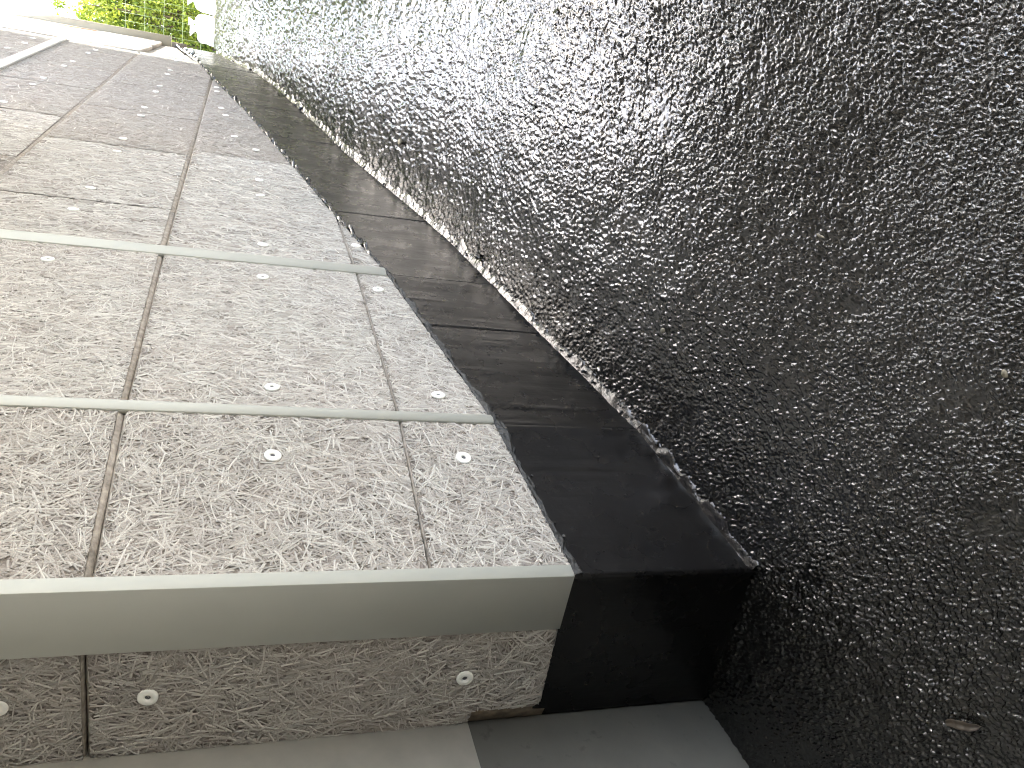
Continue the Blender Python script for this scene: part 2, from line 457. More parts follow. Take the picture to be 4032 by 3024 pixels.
near = dict(dens=27000, nseg=3, width=0.0035, ll=(0.026, 0.06))
midd = dict(dens=11500, nseg=3, width=0.0042, ll=(0.04, 0.08))
spare = dict(dens=1200, nseg=2, width=0.0058, ll=(0.04, 0.08))
fard = dict(dens=9000, nseg=2, width=0.0052, ll=(0.035, 0.075))
# facet beside the corner and the next one
for f, bot in ((FA, botA), (FB, botB)):
    row(f, [0, f.L], bot, ZL[0], .002, .003, .002, **near)
    row(f, [0, f.L], ZL[0], ZL[1], .0025, .004, .002, **near)
    row(f, [0, f.L], ZL[1], ZL[2], .011, .005, .003, zmax=0.95, **near)
    for k in (2, 3, 4): row(f, [0, f.L], ZL[k], ZL[k + 1], .014, .005, .003, **spare)
# return wall
NW = WR - .037
panels.append((FR, 0, WR, -.7, .206, panel(FR, [(.002, -.70), (NW, -.713), (NW, -.555), (WR, -.549), (WR, .204), (.002, .204)], (.002, .003, .003, .002, .004, .002),
               fib=[[(.004, -.698), (NW - .003, -.711), (NW - .003, .20), (.004, .20)], [(NW - .006, -.552), (WR - .002, -.547), (WR - .002, .20), (NW - .006, .20)]], **near), 0.0))
row(FR, [0, WR], ZL[1] + .01, ZL[2], .005, .004, .003, zmax=0.6, **near)
row(FR, [0, WR], ZL[2], ZL[3], .005, .004, .003, **spare)
row(FR, [0, WR], ZL[3], ZL[5], .005, .004, .003, **spare)
# long facet
def poly_panel(face, pts, ins, s0, s1, zb, zt, **kw):
    p = panel(face, pts, ins, **kw); panels.append((face, s0, s1, zb, zt, p, kw.get('proud', 0.0)))
poly_panel(FC, [(0.002, botC(0.002)), (.64, -.404 - .0005), (0.002, -.404 - .003)], (.002, .003, .003), 0, .64, -.508, -.404, **midd)
poly_panel(FC, [(G, -.402), (.64, -.402), (1.55 - G, botC(1.55)), (1.55 - G, .196 - G), (G, .196 - G)], (.004, .002, .001, .006, .003), 0, 1.55, -.4, .196, **midd)
poly_panel(FC, [(1.55 + .0002, botC(1.55)), (3.0, botC(3.0)), (4.33, .196 - .002), (1.55 + .0002, .196 - G)], (.002, .002, .006, .001), 1.55, 4.33, -.2, .196, **dict(midd, dens=9000, nseg=2, width=.0046))
def crow(s_list, zb, zt, zcut=None, **kw):
    for s0, s1 in zip(s_list[:-1], s_list[1:]):
        d = dict(midd) if s1 < 2.0 else dict(midd, dens=9000, nseg=2, width=.0046) if s1 < 3.5 else dict(fard)
        if zt > 1.4: d = dict(fard)
        if (zt > .8 and s1 < 1.0) or (zt > 1.4 and s1 < 2.9) or zt > 2.5: d = dict(spare)
        d.update(kw)
        row(FC, [s0 + .0012, s1 - .0012], zb, zt, .014, .004, .005, **d)
crow([0, .475, 1.442, 2.386, 3.348], ZL[1], ZL[2], zmax=.9)
poly_panel(FC, [(3.348 + G, .196 + G), (4.33, .196 + G), (FC.L - .002, botC(FC.L - .002)), (FC.L - .002, .796 - G), (3.348 + G, .796 - G)], (.016, .002, .004, .004, .004), 3.348, FC.L, .2, .796, **fard)
crow([0, .99, 1.94, 2.90, 3.82, 4.74, FC.L], ZL[2], ZL[3])
crow([0, .99, 1.94, 2.90, 3.82, 4.74, FC.L], ZL[3], ZL[4])
crow([0, 1.442, 2.386, 3.348, 4.29, FC.L], ZL[4], ZL[5])
# sunlit end facet: its lowest row lies back, the rows above stand proud
row(FD, [0, FD.L], botD, ZL[2], .002, .004, .004, proud=-.022, **fard)
row(FD, [0, 1.10, FD.L], ZL[2] + .002, ZL[3], .010, .004, .006, proud=.012, **fard)
row(FD, [0, 1.90], ZL[3], ZL[4] + .25, .006, .004, .006, proud=.012, **fard)
row(FD, [2.02, FD.L], ZL[3], ZL[4] + .25, .006, .004, .006, proud=.012, **fard)
row(FD, [0, FD.L], ZL[4] + .25, ZL[5], .006, .004, .006, proud=.012, **fard)

# wall behind the boards
def wall_core():
    out = [PC - nC * WR, PC, P2, P1, P0, PE]; back = [PE - FD.n * .35 - FD.t * 0.0, P0 - nC * .35, P1 - nC * .38, PC - nC * WR + tC * 0.5]
    def shr(p, d): return p
    off = []
    pts = [PC - nC * (WR - .001) + tC * .034, PC - nC * .03 + tC * .034, P2 - FA.n * .034, P1 - FB.n * .034, P0 - nC * .04, PE - FD.n * .06 - FD.t * .004, PE - FD.n * .40 - FD.t * .004, P0 - nC * .40, P1 - nC * .40 , PC - nC * (WR - .001) + tC * .5]
    pts = np.array(pts); n = len(pts)
    V = np.concatenate([np.c_[pts, np.full(n, -1.5 + H)], np.c_[pts, np.full(n, 2.6 + H)]])
    i = np.arange(n); j = (i + 1) % n
    sides = np.stack([i, j, n + j, n + i], 1)
    wpart('wall_core', V, [sides, (n + i)[None], i[::-1][None]], M_CORE)
wall_core()

# corner profiles: angle strips bent round each corner
def angle(fa, fb, wa, wb, z0a, z1, proud=0.0055, t=0.002, z0b=None, mat=M_TRIM, nose=0.0):
    """flange of width wa back along face fa (ending at its far end) and wb forward along face fb"""
    A = lambda s, o: fa.w(np.array([s]), np.array([0.0]), np.array([o]))[0][:2]
    B = lambda s, o: fb.w(np.array([s]), np.array([0.0]), np.array([o]))[0][:2]
    L = fa.L
    def corner(o):
        p = A(L, o); q_ = B(0, o); d, e = fa.t, fb.t
        den = d[0] * e[1] - d[1] * e[0]; t_ = ((q_[0] - p[0]) * e[1] - (q_[1] - p[1]) * e[0]) / den
        return p + d * t_
    co, ci = corner(proud + t + nose), corner(proud - 0.012)
    r = 0.0012
    prof = np.array([A(L - wa, proud - .012), A(L - wa, proud + t - .0006), A(L - wa + .0006, proud + t), co - fa.t * r, co + (unit(fa.n + fb.n)) * (-r * .35), co + fb.t * r, B(wb - .0006, proud + t), B(wb, proud + t - .0006), B(wb, proud - .012), ci])
    n = len(prof)
    zb = np.full(n, z0a)
    if z0b is not None: zb[5:9] = z0b
    V = np.concatenate([np.c_[prof, zb + H], np.c_[prof, np.full(n, z1 + H)]])
    i = np.arange(n); j = (i + 1) % n
    c_ = np.arange(n)
    return wpart('corner_profile', V, [np.stack([i, n + i, n + j, j], 1), c_[None], (n + c_)[::-1][None]], mat)
FRr = Face(PC - nC * WR, PC, n=-tC)
o = angle(FRr, FA, .136, .0245, -.705, 2.6); o['label'] = 'wide grey profile round the garage corner'
angle(FA, FB, .013, .022, -.640, 2.6, t=.0025, nose=.006)
angle(FB, FC, .040, .034, -.505, 2.6, t=.0025, nose=.006)
angle(FC, FD, .012, .055, .35, 2.6, proud=.004)
# horizontal rail on the long facet
def rail():
    prof = [(1.335, -.004), (1.335, .016), (1.339, .020), (1.394, .020), (1.398, .016), (1.398, -.004)]
    S = [0.02, FC.L - .02]
    V = np.concatenate([FC.w(np.full(6, s), np.array([p[0] for p in prof]), np.array([p[1] for p in prof])) for s in S])
    i = np.arange(6); j = (i + 1) % 6
    o = wpart('rail', V, [np.stack([i, j, 6 + j, 6 + i], 1), i[::-1][None], (6 + i)[None]], simple('white_rail', (0.8, 0.8, 0.78), 0.3, 0.03))
    o['label'] = 'white horizontal rail fixed to the upper boards'
rail()

# end trim of the wall
def end_board():
    f = FD; s0, s1 = FD.L - .002, FD.L + .045
    def bx(name, sA, sB, z0, z1, o0, o1, mat, lab=None):
        S = np.array([sA, sB, sB, sA] * 2); O = np.array([o0, o0, o1, o1] * 2); Z = np.array([z0] * 4 + [z1] * 4)
        V = f.w(S, Z, O)
        Fc = np.array([[0, 1, 2, 3][::-1], [4, 5, 6, 7], [0, 1, 5, 4], [1, 2, 6, 5], [2, 3, 7, 6], [3, 0, 4, 7]])
        o = wpart(name, V, Fc, mat)
        if lab: o['label'] = lab
        return o
    bx('end_trim', FD.L + .001, FD.L + .05, .715, 2.6, -.10, .085, M_LIP, 'tan board edging the far end of the wall')
    bx('end_block', FD.L + .001, FD.L + .04, .56, .708, -.10, .030, M_TAN, 'brown offcut under the end board')
end_board()
def fill_slot():  # brown strip added in place of the recessed slot between boards
    S = np.array([1.905, 2.015, 2.015, 1.905] * 2); O = np.array([-.03, -.03, .02, .02] * 2); Z = np.array([ZL[3] + .01] * 4 + [ZL[4] + .02] * 4)
    Fc = np.array([[3, 2, 1, 0], [4, 5, 6, 7], [0, 1, 5, 4], [1, 2, 6, 5], [2, 3, 7, 6], [3, 0, 4, 7]])
    o = wpart('slot_strip', FD.w(S, Z, O), Fc, M_WOOD); o['label'] = 'narrow brown strip added in place of the open slot between the pale upper boards'
fill_slot()

# tan mortar beside the return boards
def tan_patch():
    S = np.array([WR - .036, WR, WR, WR - .036]); Z0 = np.array([-.735, -.728, -.549, -.549])
    V = np.concatenate([FR.w(S, Z0, -.03), FR.w(S, Z0, -.006)])
    wpart('mortar_patch', V, np.array([[0, 3, 2, 1], [4, 5, 6, 7], [0, 1, 5, 4], [1, 2, 6, 5], [2, 3, 7, 6], [3, 0, 4, 7]]), M_TAN)
tan_patch()

# black bitumen base: coated sheets, each lapped over the next
def plinth(face, s0, s1, bot, off, k, lap=0.0):
    ns = max(8, int((s1 - s0) / .008)); ns = min(ns, 220); nz = 40
    S = np.linspace(s0, s1, ns)[:, None] + np.zeros((1, nz)); tz = np.linspace(0, 1, nz)[None]
    top = (bot(S[:, 0]) + .012)[:, None]; g = (gline(face, S[:, 0]) - .05)[:, None]
    Z = g + (top - g) * tz
    ed = np.minimum(S - s0, s1 - S)
    O = off + 0.0035 * (fbm(S * 14, Z * 2.2, k, 4) - .47) + .004 * (fbm(S * 3, Z * 3, k + 9, 3) - .45)
    wav = .006 * (vnoise(Z * 9, Z * 0 + k, 3) - .5)
    O += .0032 * np.exp(-((S - s0 - .004 - wav) / .0035) ** 2) * (0.1 + .8 * vnoise(Z * 16, S * 0, k + 4))      # raised lap ridge
    for q_ in range(int((s1 - s0) * 5) + 1):     # vertical trowel ridges and drags
        sc_ = s0 + hash2(np.array(q_), np.array(k), 5) * (s1 - s0); zc = hash2(np.array(q_), np.array(k), 6); ln = .15 + .3 * hash2(np.array(q_), np.array(k), 7)
        O += .0016 * np.exp(-((S - sc_ - .02 * (vnoise(Z * 5, Z * 0 + q_, 8) - .5)) / .003) ** 2) * np.exp(-((tz - zc) / ln) ** 2)
    V = face.w(S, Z, O).reshape(-1, 3)
    # returned edges so that a sheet has thickness
    back = face.w(S[[0, -1]], Z[[0, -1]], O[[0, -1]] - .012).reshape(-1, 3)
    n0 = len(V); fcs = grid_faces(ns, nz)
    i = np.arange(nz - 1)
    e0 = np.stack([i, i + 1, n0 + i + 1, n0 + i], 1); l = (ns - 1) * nz
    e1 = np.stack([l + i + 1, l + i, n0 + nz + i, n0 + nz + i + 1], 1)
    uv = np.concatenate([np.stack([S, Z], -1).reshape(-1, 2), np.stack([S[[0, -1]], Z[[0, -1]]], -1).reshape(-1, 2)])
    return wpart('bitumen_sheet', np.concatenate([V, back]), np.concatenate([fcs, e0, e1]), M_TAR, smooth=True, uv=uv)
sheets = [(FR, 0.0005, WR, botR, -.0055), (FA, 0.0005, FA.L - .001, botA, -.005), (FB, 0.001, .576, botB, -.0055), (FB, .574, FB.L - .001, botB, -.0045),
          (FC, 0.001, .78, botC, -.0055), (FC, .778, 1.757, botC, -.0045), (FC, 1.755, 2.328, botC, -.0055), (FC, 2.326, 2.87, botC, -.0045), (FC, 2.868, 3.36, botC, -.0055), (FC, 3.358, 4.52, botC, -.0045), (FC, 4.518, FC.L, botC, -.0055),
          (FD, .002, 1.1, botD, -.0045), (FD, 1.098, FD.L + .06, botD, -.0055)]
for k, (f, a, b, bt, of) in enumerate(sheets): plinth(f, a, b, bt, of, {id(FR): 30, id(FA): 37, id(FB): 44, id(FC): 51, id(FD): 58}[id(f)])

# mastic squeezed along the cut lower edge of the boards
def mastic(face, s0, s1, bot, k, wide, name='mastic_bead', lump=0.0, mat=M_SEAL, ground=False, step=.004):
    n = int((s1 - s0) / step) + 2; S = np.linspace(s0, s1, n); m = 9; tt = np.linspace(0, 1, m)[None]
    base = (gline(face, S) - .006) if ground else bot(S)
    wn = np.clip(fbm(S * 22, S * 0 + k, k, 4) * 2 - .55, .05, 1.2); wv = wide * (.45 + .9 * wn)
    wv += wide * 1.6 * np.clip(fbm(S * 7, S * 0 + .5, k + 3, 2) - .52, 0, 1) * 3 * (0 if ground else 1)
    hh = (.013 + .014 * fbm(S * 40, S * 0, k + 5, 4)) * (1 + lump * 2 * np.clip(vnoise(S * 30, S * 0, k + 8) - .5, 0, 1))
    jit = fbm(S[:, None] * 60 + 0 * tt, tt * 5 + 0 * S[:, None], k + 6, 3)
    sgn = 1 if ground else -1
    Z = base[:, None] + sgn * tt * wv[:, None] + (-.012 if ground else .004)
    prof = np.clip(1 - (2 * np.clip(.12 + .88 * tt, 0, 1) - 1) ** 4, 0, 1) ** .6
    if ground:
        prof = (1 - tt) ** 1.6 * 1.0
        O = -.010 + tt * (.012 + 1.3 * wv[:, None]) + 0 * Z
        Z = base[:, None] + .004 + .013 * (1 - tt) ** 1.6 + (jit - .45) * .006 - .012 * tt ** 6 
    else:
        O = -.010 + prof * hh[:, None] * (.55 + .8 * jit)
    V = face.w(S[:, None] + 0 * tt, Z, O).reshape(-1, 3)
    fc = grid_faces(n, m)
    if not ground: fc = fc[:, ::-1]
    uv = np.stack([S[:, None] + 0 * tt, Z], -1).reshape(-1, 2)
    return wpart(name, V, fc, mat, smooth=True, uv=uv)
mastic(FA, .002, FA.L - .002, botA, 101, .024)
mastic(FB, .002, FB.L - .002, botB, 111, .024)
mastic(FC, .002, FC.L - .002, botC, 121, .022, lump=1.0, mat=M_TARLUMP)
mastic(FD, .002, FD.L - .002, botD, 131, .022, lump=1.0, mat=M_SEAL)
for f, k in ((FA, 201), (FB, 211), (FC, 221), (FD, 231)):
    mastic(f, .002, f.L - .002, None, k, .020 if f in (FA, FB) else .03, 'tar_fillet', 1.0, M_TARLUMP, True)

# lumps, drips and blobs of bitumen: a rounded uneven pebble shape
def blob_mesh(name, r, mat, seed, nu=12, nv=8, rough=.35):
    rg = np.random.default_rng(seed)
    th = np.linspace(0, 2 * np.pi, nu, endpoint=False); ph = np.linspace(0, np.pi, nv + 1)[1:-1]
    T, P_ = np.meshgrid(th, ph, indexing='ij')
    D = np.stack([np.sin(P_) * np.cos(T), np.sin(P_) * np.sin(T), np.cos(P_)], -1)
    k = rg.normal(0, 1, (5, 3)); amp = rg.normal(0, rough / 2.2, 5)
    q_ = 1 + sum(a * np.sin(2.2 * (D @ kk) + i) for i, (a, kk) in enumerate(zip(amp, k)))
    V = (D * q_[..., None] * np.array(r)).reshape(-1, 3)
    n = nv - 1
    i = np.arange(nu)[:, None]; j = np.arange(n - 1)[None]
    a = i * n + j; b = ((i + 1) % nu) * n + j
    fc = np.stack([a, a + 1, b + 1, b], -1).reshape(-1, 4)
    tp, bt = len(V), len(V) + 1
    V = np.concatenate([V, [[0, 0, r[2]], [0, 0, -r[2]]]])
    ii = np.arange(nu); jj = (ii + 1) % nu
    t1 = np.stack([np.full(nu, tp), ii * n, jj * n], 1); t2 = np.stack([np.full(nu, bt), jj * n + n - 1, ii * n + n - 1], 1)
    return mesh_np(name, V, [fc, t1, t2], mat, smooth=True)

blobs = [blob_mesh('tar_blob', (1, .8, .7), M_TARLUMP, s) for s in range(6)]
def put_blob(face, s, z, off, size, stretch=(1, 1, 1), parent=wall, name='tar_blob'):
    o = link(name, random.choice(blobs), parent)
    p = face.w(np.array([s]), np.array([z]), np.array([off]))[0] - OFF
    o.location = p; o.scale = (size * stretch[0], size * stretch[1], size * stretch[2]); o.rotation_euler = (random.uniform(0, 6), random.uniform(0, 6), random.uniform(0, 6))
    return o
rb = random.Random(5)
for f, n, sz in ((FA, 9, .005), (FB, 26, .005), (FC, 70, .007), (FD, 10, .012)):
    for i in range(n):
        s = rb.uniform(0.02, f.L - .02); g = float(gline(f, s)[0])
        if rb.random() < .62: put_blob(f, s, g + rb.uniform(-.002, .010), rb.uniform(-.002, .012), sz * rb.uniform(.5, 1.5))
        else: 
            bt = {id(FA): botA, id(FB): botB, id(FC): botC, id(FD): botD}[id(f)]
            put_blob(f, s, float(bt(s)) - rb.uniform(.006, .03), -.002, sz * .6 * rb.uniform(.5, 1.2))

# ------------------------------------------------------------------ screw washers
def washer_mesh():
    R0, n = .0185, 22
    prof = [(R0, -.001, 0), (R0, .0022, 0), (R0 - .0015, .0034, 0), (.0105, .0040, 0), (.0062, .0036, 0), (.0052, .0006, 0), (.0050, -.0005, 1), (.0034, .0004, 1), (.0014, -.0004, 1)]
    th = np.linspace(0, 2 * np.pi, n, endpoint=False)
    V = []; F_ = []; mi = []
    for r, z, _ in prof: V += [(r * math.cos(a), r * math.sin(a), z) for a in th]
    for k in range(len(prof) - 1):
        for i in range(n):
            j = (i + 1) % n; F_.append((k * n + i, k * n + j, (k + 1) * n + j, (k + 1) * n + i)); mi.append(prof[k + 1][2])
    V.append((0, 0, -.0006)); c_ = len(V) - 1; l = (len(prof) - 1) * n
    T = [(l + i, l + (i + 1) % n, c_) for i in range(n)]
    return mesh_np('screw_washer', V, [np.array(F_), np.array(T)], [M_PLAST, M_SCREW], smooth=False, mat_idx=mi + [1] * n)
WM = washer_mesh()
def put_washer(face, s, z):
    par = None; pr = 0
    for (f, s0, s1, zb, zt, p, proud) in panels:
        if f is face and s0 <= s <= s1 and zb - .12 <= z <= zt: par, pr = p, proud
    if par is None: return
    o = link('screw_washer', WM, par)
    t_ = Vector((face.t[0], face.t[1], 0)); n_ = Vector((face.n[0], face.n[1], 0)); z_ = Vector((0, 0, 1))
    n_ = (n_ + t_ * random.uniform(-.07, .07) + z_ * random.uniform(-.07, .07)).normalized()
    x_ = z_.cross(n_).normalized(); y_ = n_.cross(x_)
    p = face.w(np.array([s]), np.array([z]), np.array([pr + .0046]))[0] - OFF
    a = random.uniform(0, 6.28)
    m = Matrix((( x_[0], y_[0], n_[0], p[0]), (x_[1], y_[1], n_[1], p[1]), (x_[2], y_[2], n_[2], p[2]), (0, 0, 0, 1))) @ Matrix.Rotation(a, 4, 'Z')
    o.matrix_local = m
dA = .0235
for s, z in [(.320 + dA, -.109), (.326 + dA, -.537), (.32 + dA, .49), (.32 + dA, 1.09)]: put_washer(FA, s, z)
for s, z in [(.115, -.112), (.115, -.524), (.813, -.100), (.797, .488), (.797, -.460), (.115, .49), (.115, 1.09), (.80, 1.09)]: put_washer(FB, s, z)
for s, z in [(.162, -.106), (.846, -.107), (1.118, -.107), (1.787, -.101), (.273, -.439), (.641, .497), (.336, .504), (1.316, .49), (1.603, .501), (2.271, .49), (2.551, .50), (3.196, .498), (3.474, .498), (4.115, .499), (4.372, .497), (5.05, .5),
             (2.066, .009), (2.709, .066), (2.95, .097), (3.648, .143), (3.847, .152),
             (4.835, 1.076), (4.569, 1.088), (3.968, 1.095), (3.677, 1.10), (3.035, 1.10), (2.748, 1.10), (2.084, 1.096), (1.78, 1.1), (1.12, 1.1), (.85, 1.1), (.16, 1.1),
             (4.52, 1.5), (3.6, 1.52), (4.1, 1.52), (2.7, 1.52), (4.9, 1.52)]: put_washer(FC, s, z)
for s, z in [(.250 + .0, .101), (.251, .345), (.261, -.516), (.25, .9)]: put_washer(FR, s, z)

# ------------------------------------------------------------------ the wall inside the garage opening
gw_a = PC - nC * (WR + .0)
garage_wall = empty('garage_wall', (gw_a[0], gw_a[1], H - 1.2), 'smooth grey garage wall with a darker stained concrete foot, set back behind the clad corner', 'wall')
def gbox(name, u0, u1, z0, z1, o0, o1, mat):
    """box along -tC from the inner corner, o = offset towards the ramp"""
    c4 = [gw_a - tC * u + nC * o for u, o in ((u0, o0), (u1, o0), (u1, o1), (u0, o1))]
    V = [(p[0], p[1], z + H) for z in (z0, z1) for p in c4]
    Fc = np.array([[0, 3, 2, 1], [4, 5, 6, 7], [0, 1, 5, 4], [1, 2, 6, 5], [2, 3, 7, 6], [3, 0, 4, 7]])
    me = mesh_np(name, np.array(V) - np.array([gw_a[0], gw_a[1], H - 1.2]), Fc, mat)
    me.validate(); o = link(name, me, garage_wall)
    import bmesh
    bm = bmesh.new(); bm.from_mesh(me); bmesh.ops.recalc_face_normals(bm, faces=bm.faces); bm.to_mesh(me); bm.free()
    return o
gbox('plaster_face', -.45, 6.0, -.549, 2.6, -.25, .004, M_PLASTER)
gbox('concrete_foot', -.45, 6.0, -1.4, -.5495, -.25, -.004, M_CONC)

# ------------------------------------------------------------------ garage shell, plus unseen canopy and opposite block added to shade the ramp
def slab(name, vu, wu, z0, z1, mat):
    """box in ramp coordinates: v along the ramp, w to the right of the clad wall"""
    c4 = [P1 + tC * v + nC * w_ for v, w_ in ((vu[0], wu[0]), (vu[1], wu[0]), (vu[1], wu[1]), (vu[0], wu[1]))]
    V = [(p[0], p[1], z + H) for z in (z0, z1) for p in c4]
    Fc = np.array([[0, 3, 2, 1], [4, 5, 6, 7], [0, 1, 5, 4], [1, 2, 6, 5], [2, 3, 7, 6], [3, 0, 4, 7]])[:, ::-1]
    o = link(name, mesh_np(name, V, Fc, mat)); o['kind'] = 'structure'; return o
slab('garage_ceiling', (-8, -1.45), (-1.2, 4.9), 1.35, 1.75, M_SHELL)
slab('sky_block_slab', (-1.449, 1.7), (.03, 2.9), 1.75, 2.0, M_SHELL)  # unseen slab added to narrow the overhead sky and sharpen the glints
slab('garage_back_wall', (-8.3, -8.001), (-1.2, 4.3), -1.4, 1.75, M_SHELL)
slab('garage_side_wall', (-8, -3.4), (4.901, 5.2), -1.4, 1.75, M_SHELL)
slab('sun_block_wall', (3.0, 11.2), (4.5, 9), -1.4, 11.0, M_FAC)  # unseen block added to keep direct sun off the ramp and long facet

# ------------------------------------------------------------------ loose things on the ramp
def ground_pt(px, py):
    """where the picture point (in 4032 x 3024) meets the ramp: used to set small things down"""
    d = F + cr * (px - 2016) / FPX - cu * (py - 1512) / FPX
    t_ = np.linspace(.5, 14, 4000); P_ = t_[:, None] * d[None]
    k = np.argmax(P_[:, 2] < gheight(P_[:, 0], P_[:, 1])); return P_[k, 0], P_[k, 1], P_[k, 2] + H
def pebble(name, px, py, r, mat, label, cat, seed, rot=0.0, lift=.3, group=None):
    o = link(name, blob_mesh(name, r, mat, seed)); x, y, z = ground_pt(px, py)
    o.location = (x, y, z + r[2] * lift); o.rotation_euler = (0, 0, rot); tag(o, label, cat, group); return o
pebble('tar_lump', 1886, 1008, (.009, .030, .012), M_TARLUMP, 'long glossy black tar lump lying upright against the wall foot', 'tar lump', 61, -.42, .6)
pebble('stone_chip', 2612, 1302, (.006, .008, .005), M_CHIP, 'small pale stone chip alone on the asphalt near the third sheet', 'stone chip', 3, .4, .5)
pebble('stone_chip', 3236, 930, (.0022, .009, .003), M_CHIP, 'slender pale stone sliver stuck in the asphalt', 'stone chip', 4, -.5, .6)
pebble('stone_chip', 1580, 560, (.016, .014, .010), M_CHIP, 'yellowish stone chip on the asphalt higher up the ramp', 'stone chip', 5, .1, .5)
pebble('stone_chip', 3960, 1475, (.007, .006, .004), M_CHIP, 'pale stone chip close to the camera in the shade', 'stone chip', 8, .1, .5)

def dry_leaf():
    x, y, z = ground_pt(3800, 2853)
    n, m = 14, 5; u = np.linspace(-1, 1, n)[:, None]; v = np.linspace(-1, 1, m)[None]
    wd = .007 * (1 - u ** 2) ** .5 + .0006
    X = v * wd + .006 * np.sin(u * 1.8); Y = u * .031 + 0 * v
    Z = .010 * (1 - u ** 2) * .7 + np.abs(v) * .004 + .002 * np.sin(u * 9)
    V = np.stack([X + 0 * u, Y, Z], -1).reshape(-1, 3)
    o = link('dry_leaf', mesh_np('dry_leaf', V, grid_faces(n, m), M_LEAFDRY, True))
    o.location = (x, y, z + .003); o.rotation_euler = (.1, 0, math.radians(28)); tag(o, 'curled brown dry leaf lying on the dark asphalt', 'leaf')
    md = o.modifiers.new('thick', 'SOLIDIFY'); md.thickness = .0008
dry_leaf()

# mortar lumps stuck on the base at the far end
def far_lumps():
    k = 0
    for s, z, r in ((1.25, .47, (.09, .16, .06)), (1.75, .53, (.05, .08, .05)), (.75, .40, (.04, .09, .035)), (.35, .36, (.05, .10, .04))):
        o = link('mortar_lump', blob_mesh('mortar_lump', (r[0] * .35, r[1] * .5, r[2] * .6), M_STONE, 70 + k, rough=.5), wall)
        o.location = FD.w(np.array([s]), np.array([z]), np.array([0.002]))[0] - OFF; o.rotation_euler = (0, 0, -math.atan2(FD.t[0], FD.t[1])); k += 1
far_lumps()

# ------------------------------------------------------------------ beyond the ramp: sacks, timber, fence, bushes
def at(px, py, dist):
    d = F + cr * (px - 2016) / FPX - cu * (py - 1512) / FPX
    h_ = math.hypot(d[0], d[1]); return d[0] / h_ * dist, d[1] / h_ * dist, d[2] / h_ * dist + H
def sack(px, py, dist, size, seed, label, rot):
    x, y, _ = at(px, py, dist); z = float(gheight(np.array([x]), np.array([y]))[0]) + H - .03
    root = empty('sack', (x, y, z), label, 'sack', 'white sacks beyond the top of the ramp')
    rg = np.random.default_rng(seed)
    nu, nv = 40, 24; u = np.linspace(0, 2 * np.pi, nu, endpoint=False)[:, None]; v = np.linspace(0, 1, nv)[None]
    ce = lambda t, p: np.sign(np.cos(t)) * np.abs(np.cos(t)) ** p; se = lambda t, p: np.sign(np.sin(t)) * np.abs(np.sin(t)) ** p
    bulge = (1 - (2 * v - 1) ** 6) ** .5 * (1 - .18 * v)
    fold = 1 + .05 * np.sin(u * 5 + 7 * v + seed) + .05 * np.sin(u * 11 - 9 * v) * v
    X = size[0] / 2 * ce(u, .6) * bulge * fold; Y = size[1] / 2 * se(u, .6) * bulge * fold
    Z = size[2] * (v + .03 * np.sin(3 * u + 5 * v + seed) * v) + 0 * u
    V = np.stack([X, Y, Z], -1).reshape(-1, 3)
    i = np.arange(nu)[:, None]; j = np.arange(nv - 1)[None]; a = i * nv + j; b = ((i + 1) % nu) * nv + j
    fc = np.stack([a, b, b + 1, a + 1], -1).reshape(-1, 4)
    o = link('bag', mesh_np('bag', V, fc, M_SACK, True), root)
    # tied neck with a ruffled mouth
    v2 = np.linspace(0, 1, 7)[None]; rr = .05 * size[0] / .3 * (.45 + 1.5 * np.abs(v2 - .35)) * (1 + .25 * np.sin(6 * u) * v2)
    V2 = np.stack([rr * np.cos(u), rr * np.sin(u), size[2] * .96 + v2 * .10 + 0 * u], -1).reshape(-1, 3)
    i = np.arange(nu)[:, None]; j = np.arange(6)[None]; a = i * 7 + j; b = ((i + 1) % nu) * 7 + j
    link('sack_neck', mesh_np('sack_neck', V2, np.stack([a, b, b + 1, a + 1], -1).reshape(-1, 4), M_SACK, True), root)
    tb = link('seam', mesh_np('seam', np.array([(0.30 * size[0], -.49 * size[1] * .9, .05), (.33 * size[0], -.49 * size[1] * .9, .05), (.33 * size[0], -.5 * size[1], size[2] * .6), (.30 * size[0], -.5 * size[1], size[2] * .6)]), np.array([[0, 1, 2, 3]]), M_SCREW), root)
    bpy.data.objects.remove(tb)
    root.rotation_euler = (0, 0, rot); return root
sack(812, 122, 12.6, (.34, .30, .27), 1, 'full white sack with a tied neck, nearest the end of the clad wall', .3)
sack(812, 8, 12.9, (.30, .32, .33), 2, 'tall white sack standing farther from the clad wall, beside the timber edging', -.4)
sack(826, 98, 13.1, (.20, .24, .32), 3, 'slim white sack standing just behind the other sacks', 1.0)
def timber():
    a = np.array(at(828, 30, 13.0)); b = np.array(at(828, 92, 13.0)); dz = float(gheight(a[:1], a[1:2])[0]) + H - .03
    d = unit((b - a)[:2]); p = np.array([-d[1], d[0]]); L = np.hypot(*(b - a)[:2]) + .25
    o = link('timber_board', box_mesh('timber_board', (-.1, -.02, 0), (L, .02, .085), M_WOOD))
    o.location = (a[0], a[1], dz); o.rotation_euler = (0, 0, math.atan2(d[1], d[0])); tag(o, 'brown timber board on edge at the top of the ramp between white sacks', 'board')
    md = o.modifiers.new('edge', 'BEVEL'); md.width = .004; md.segments = 2
timber()

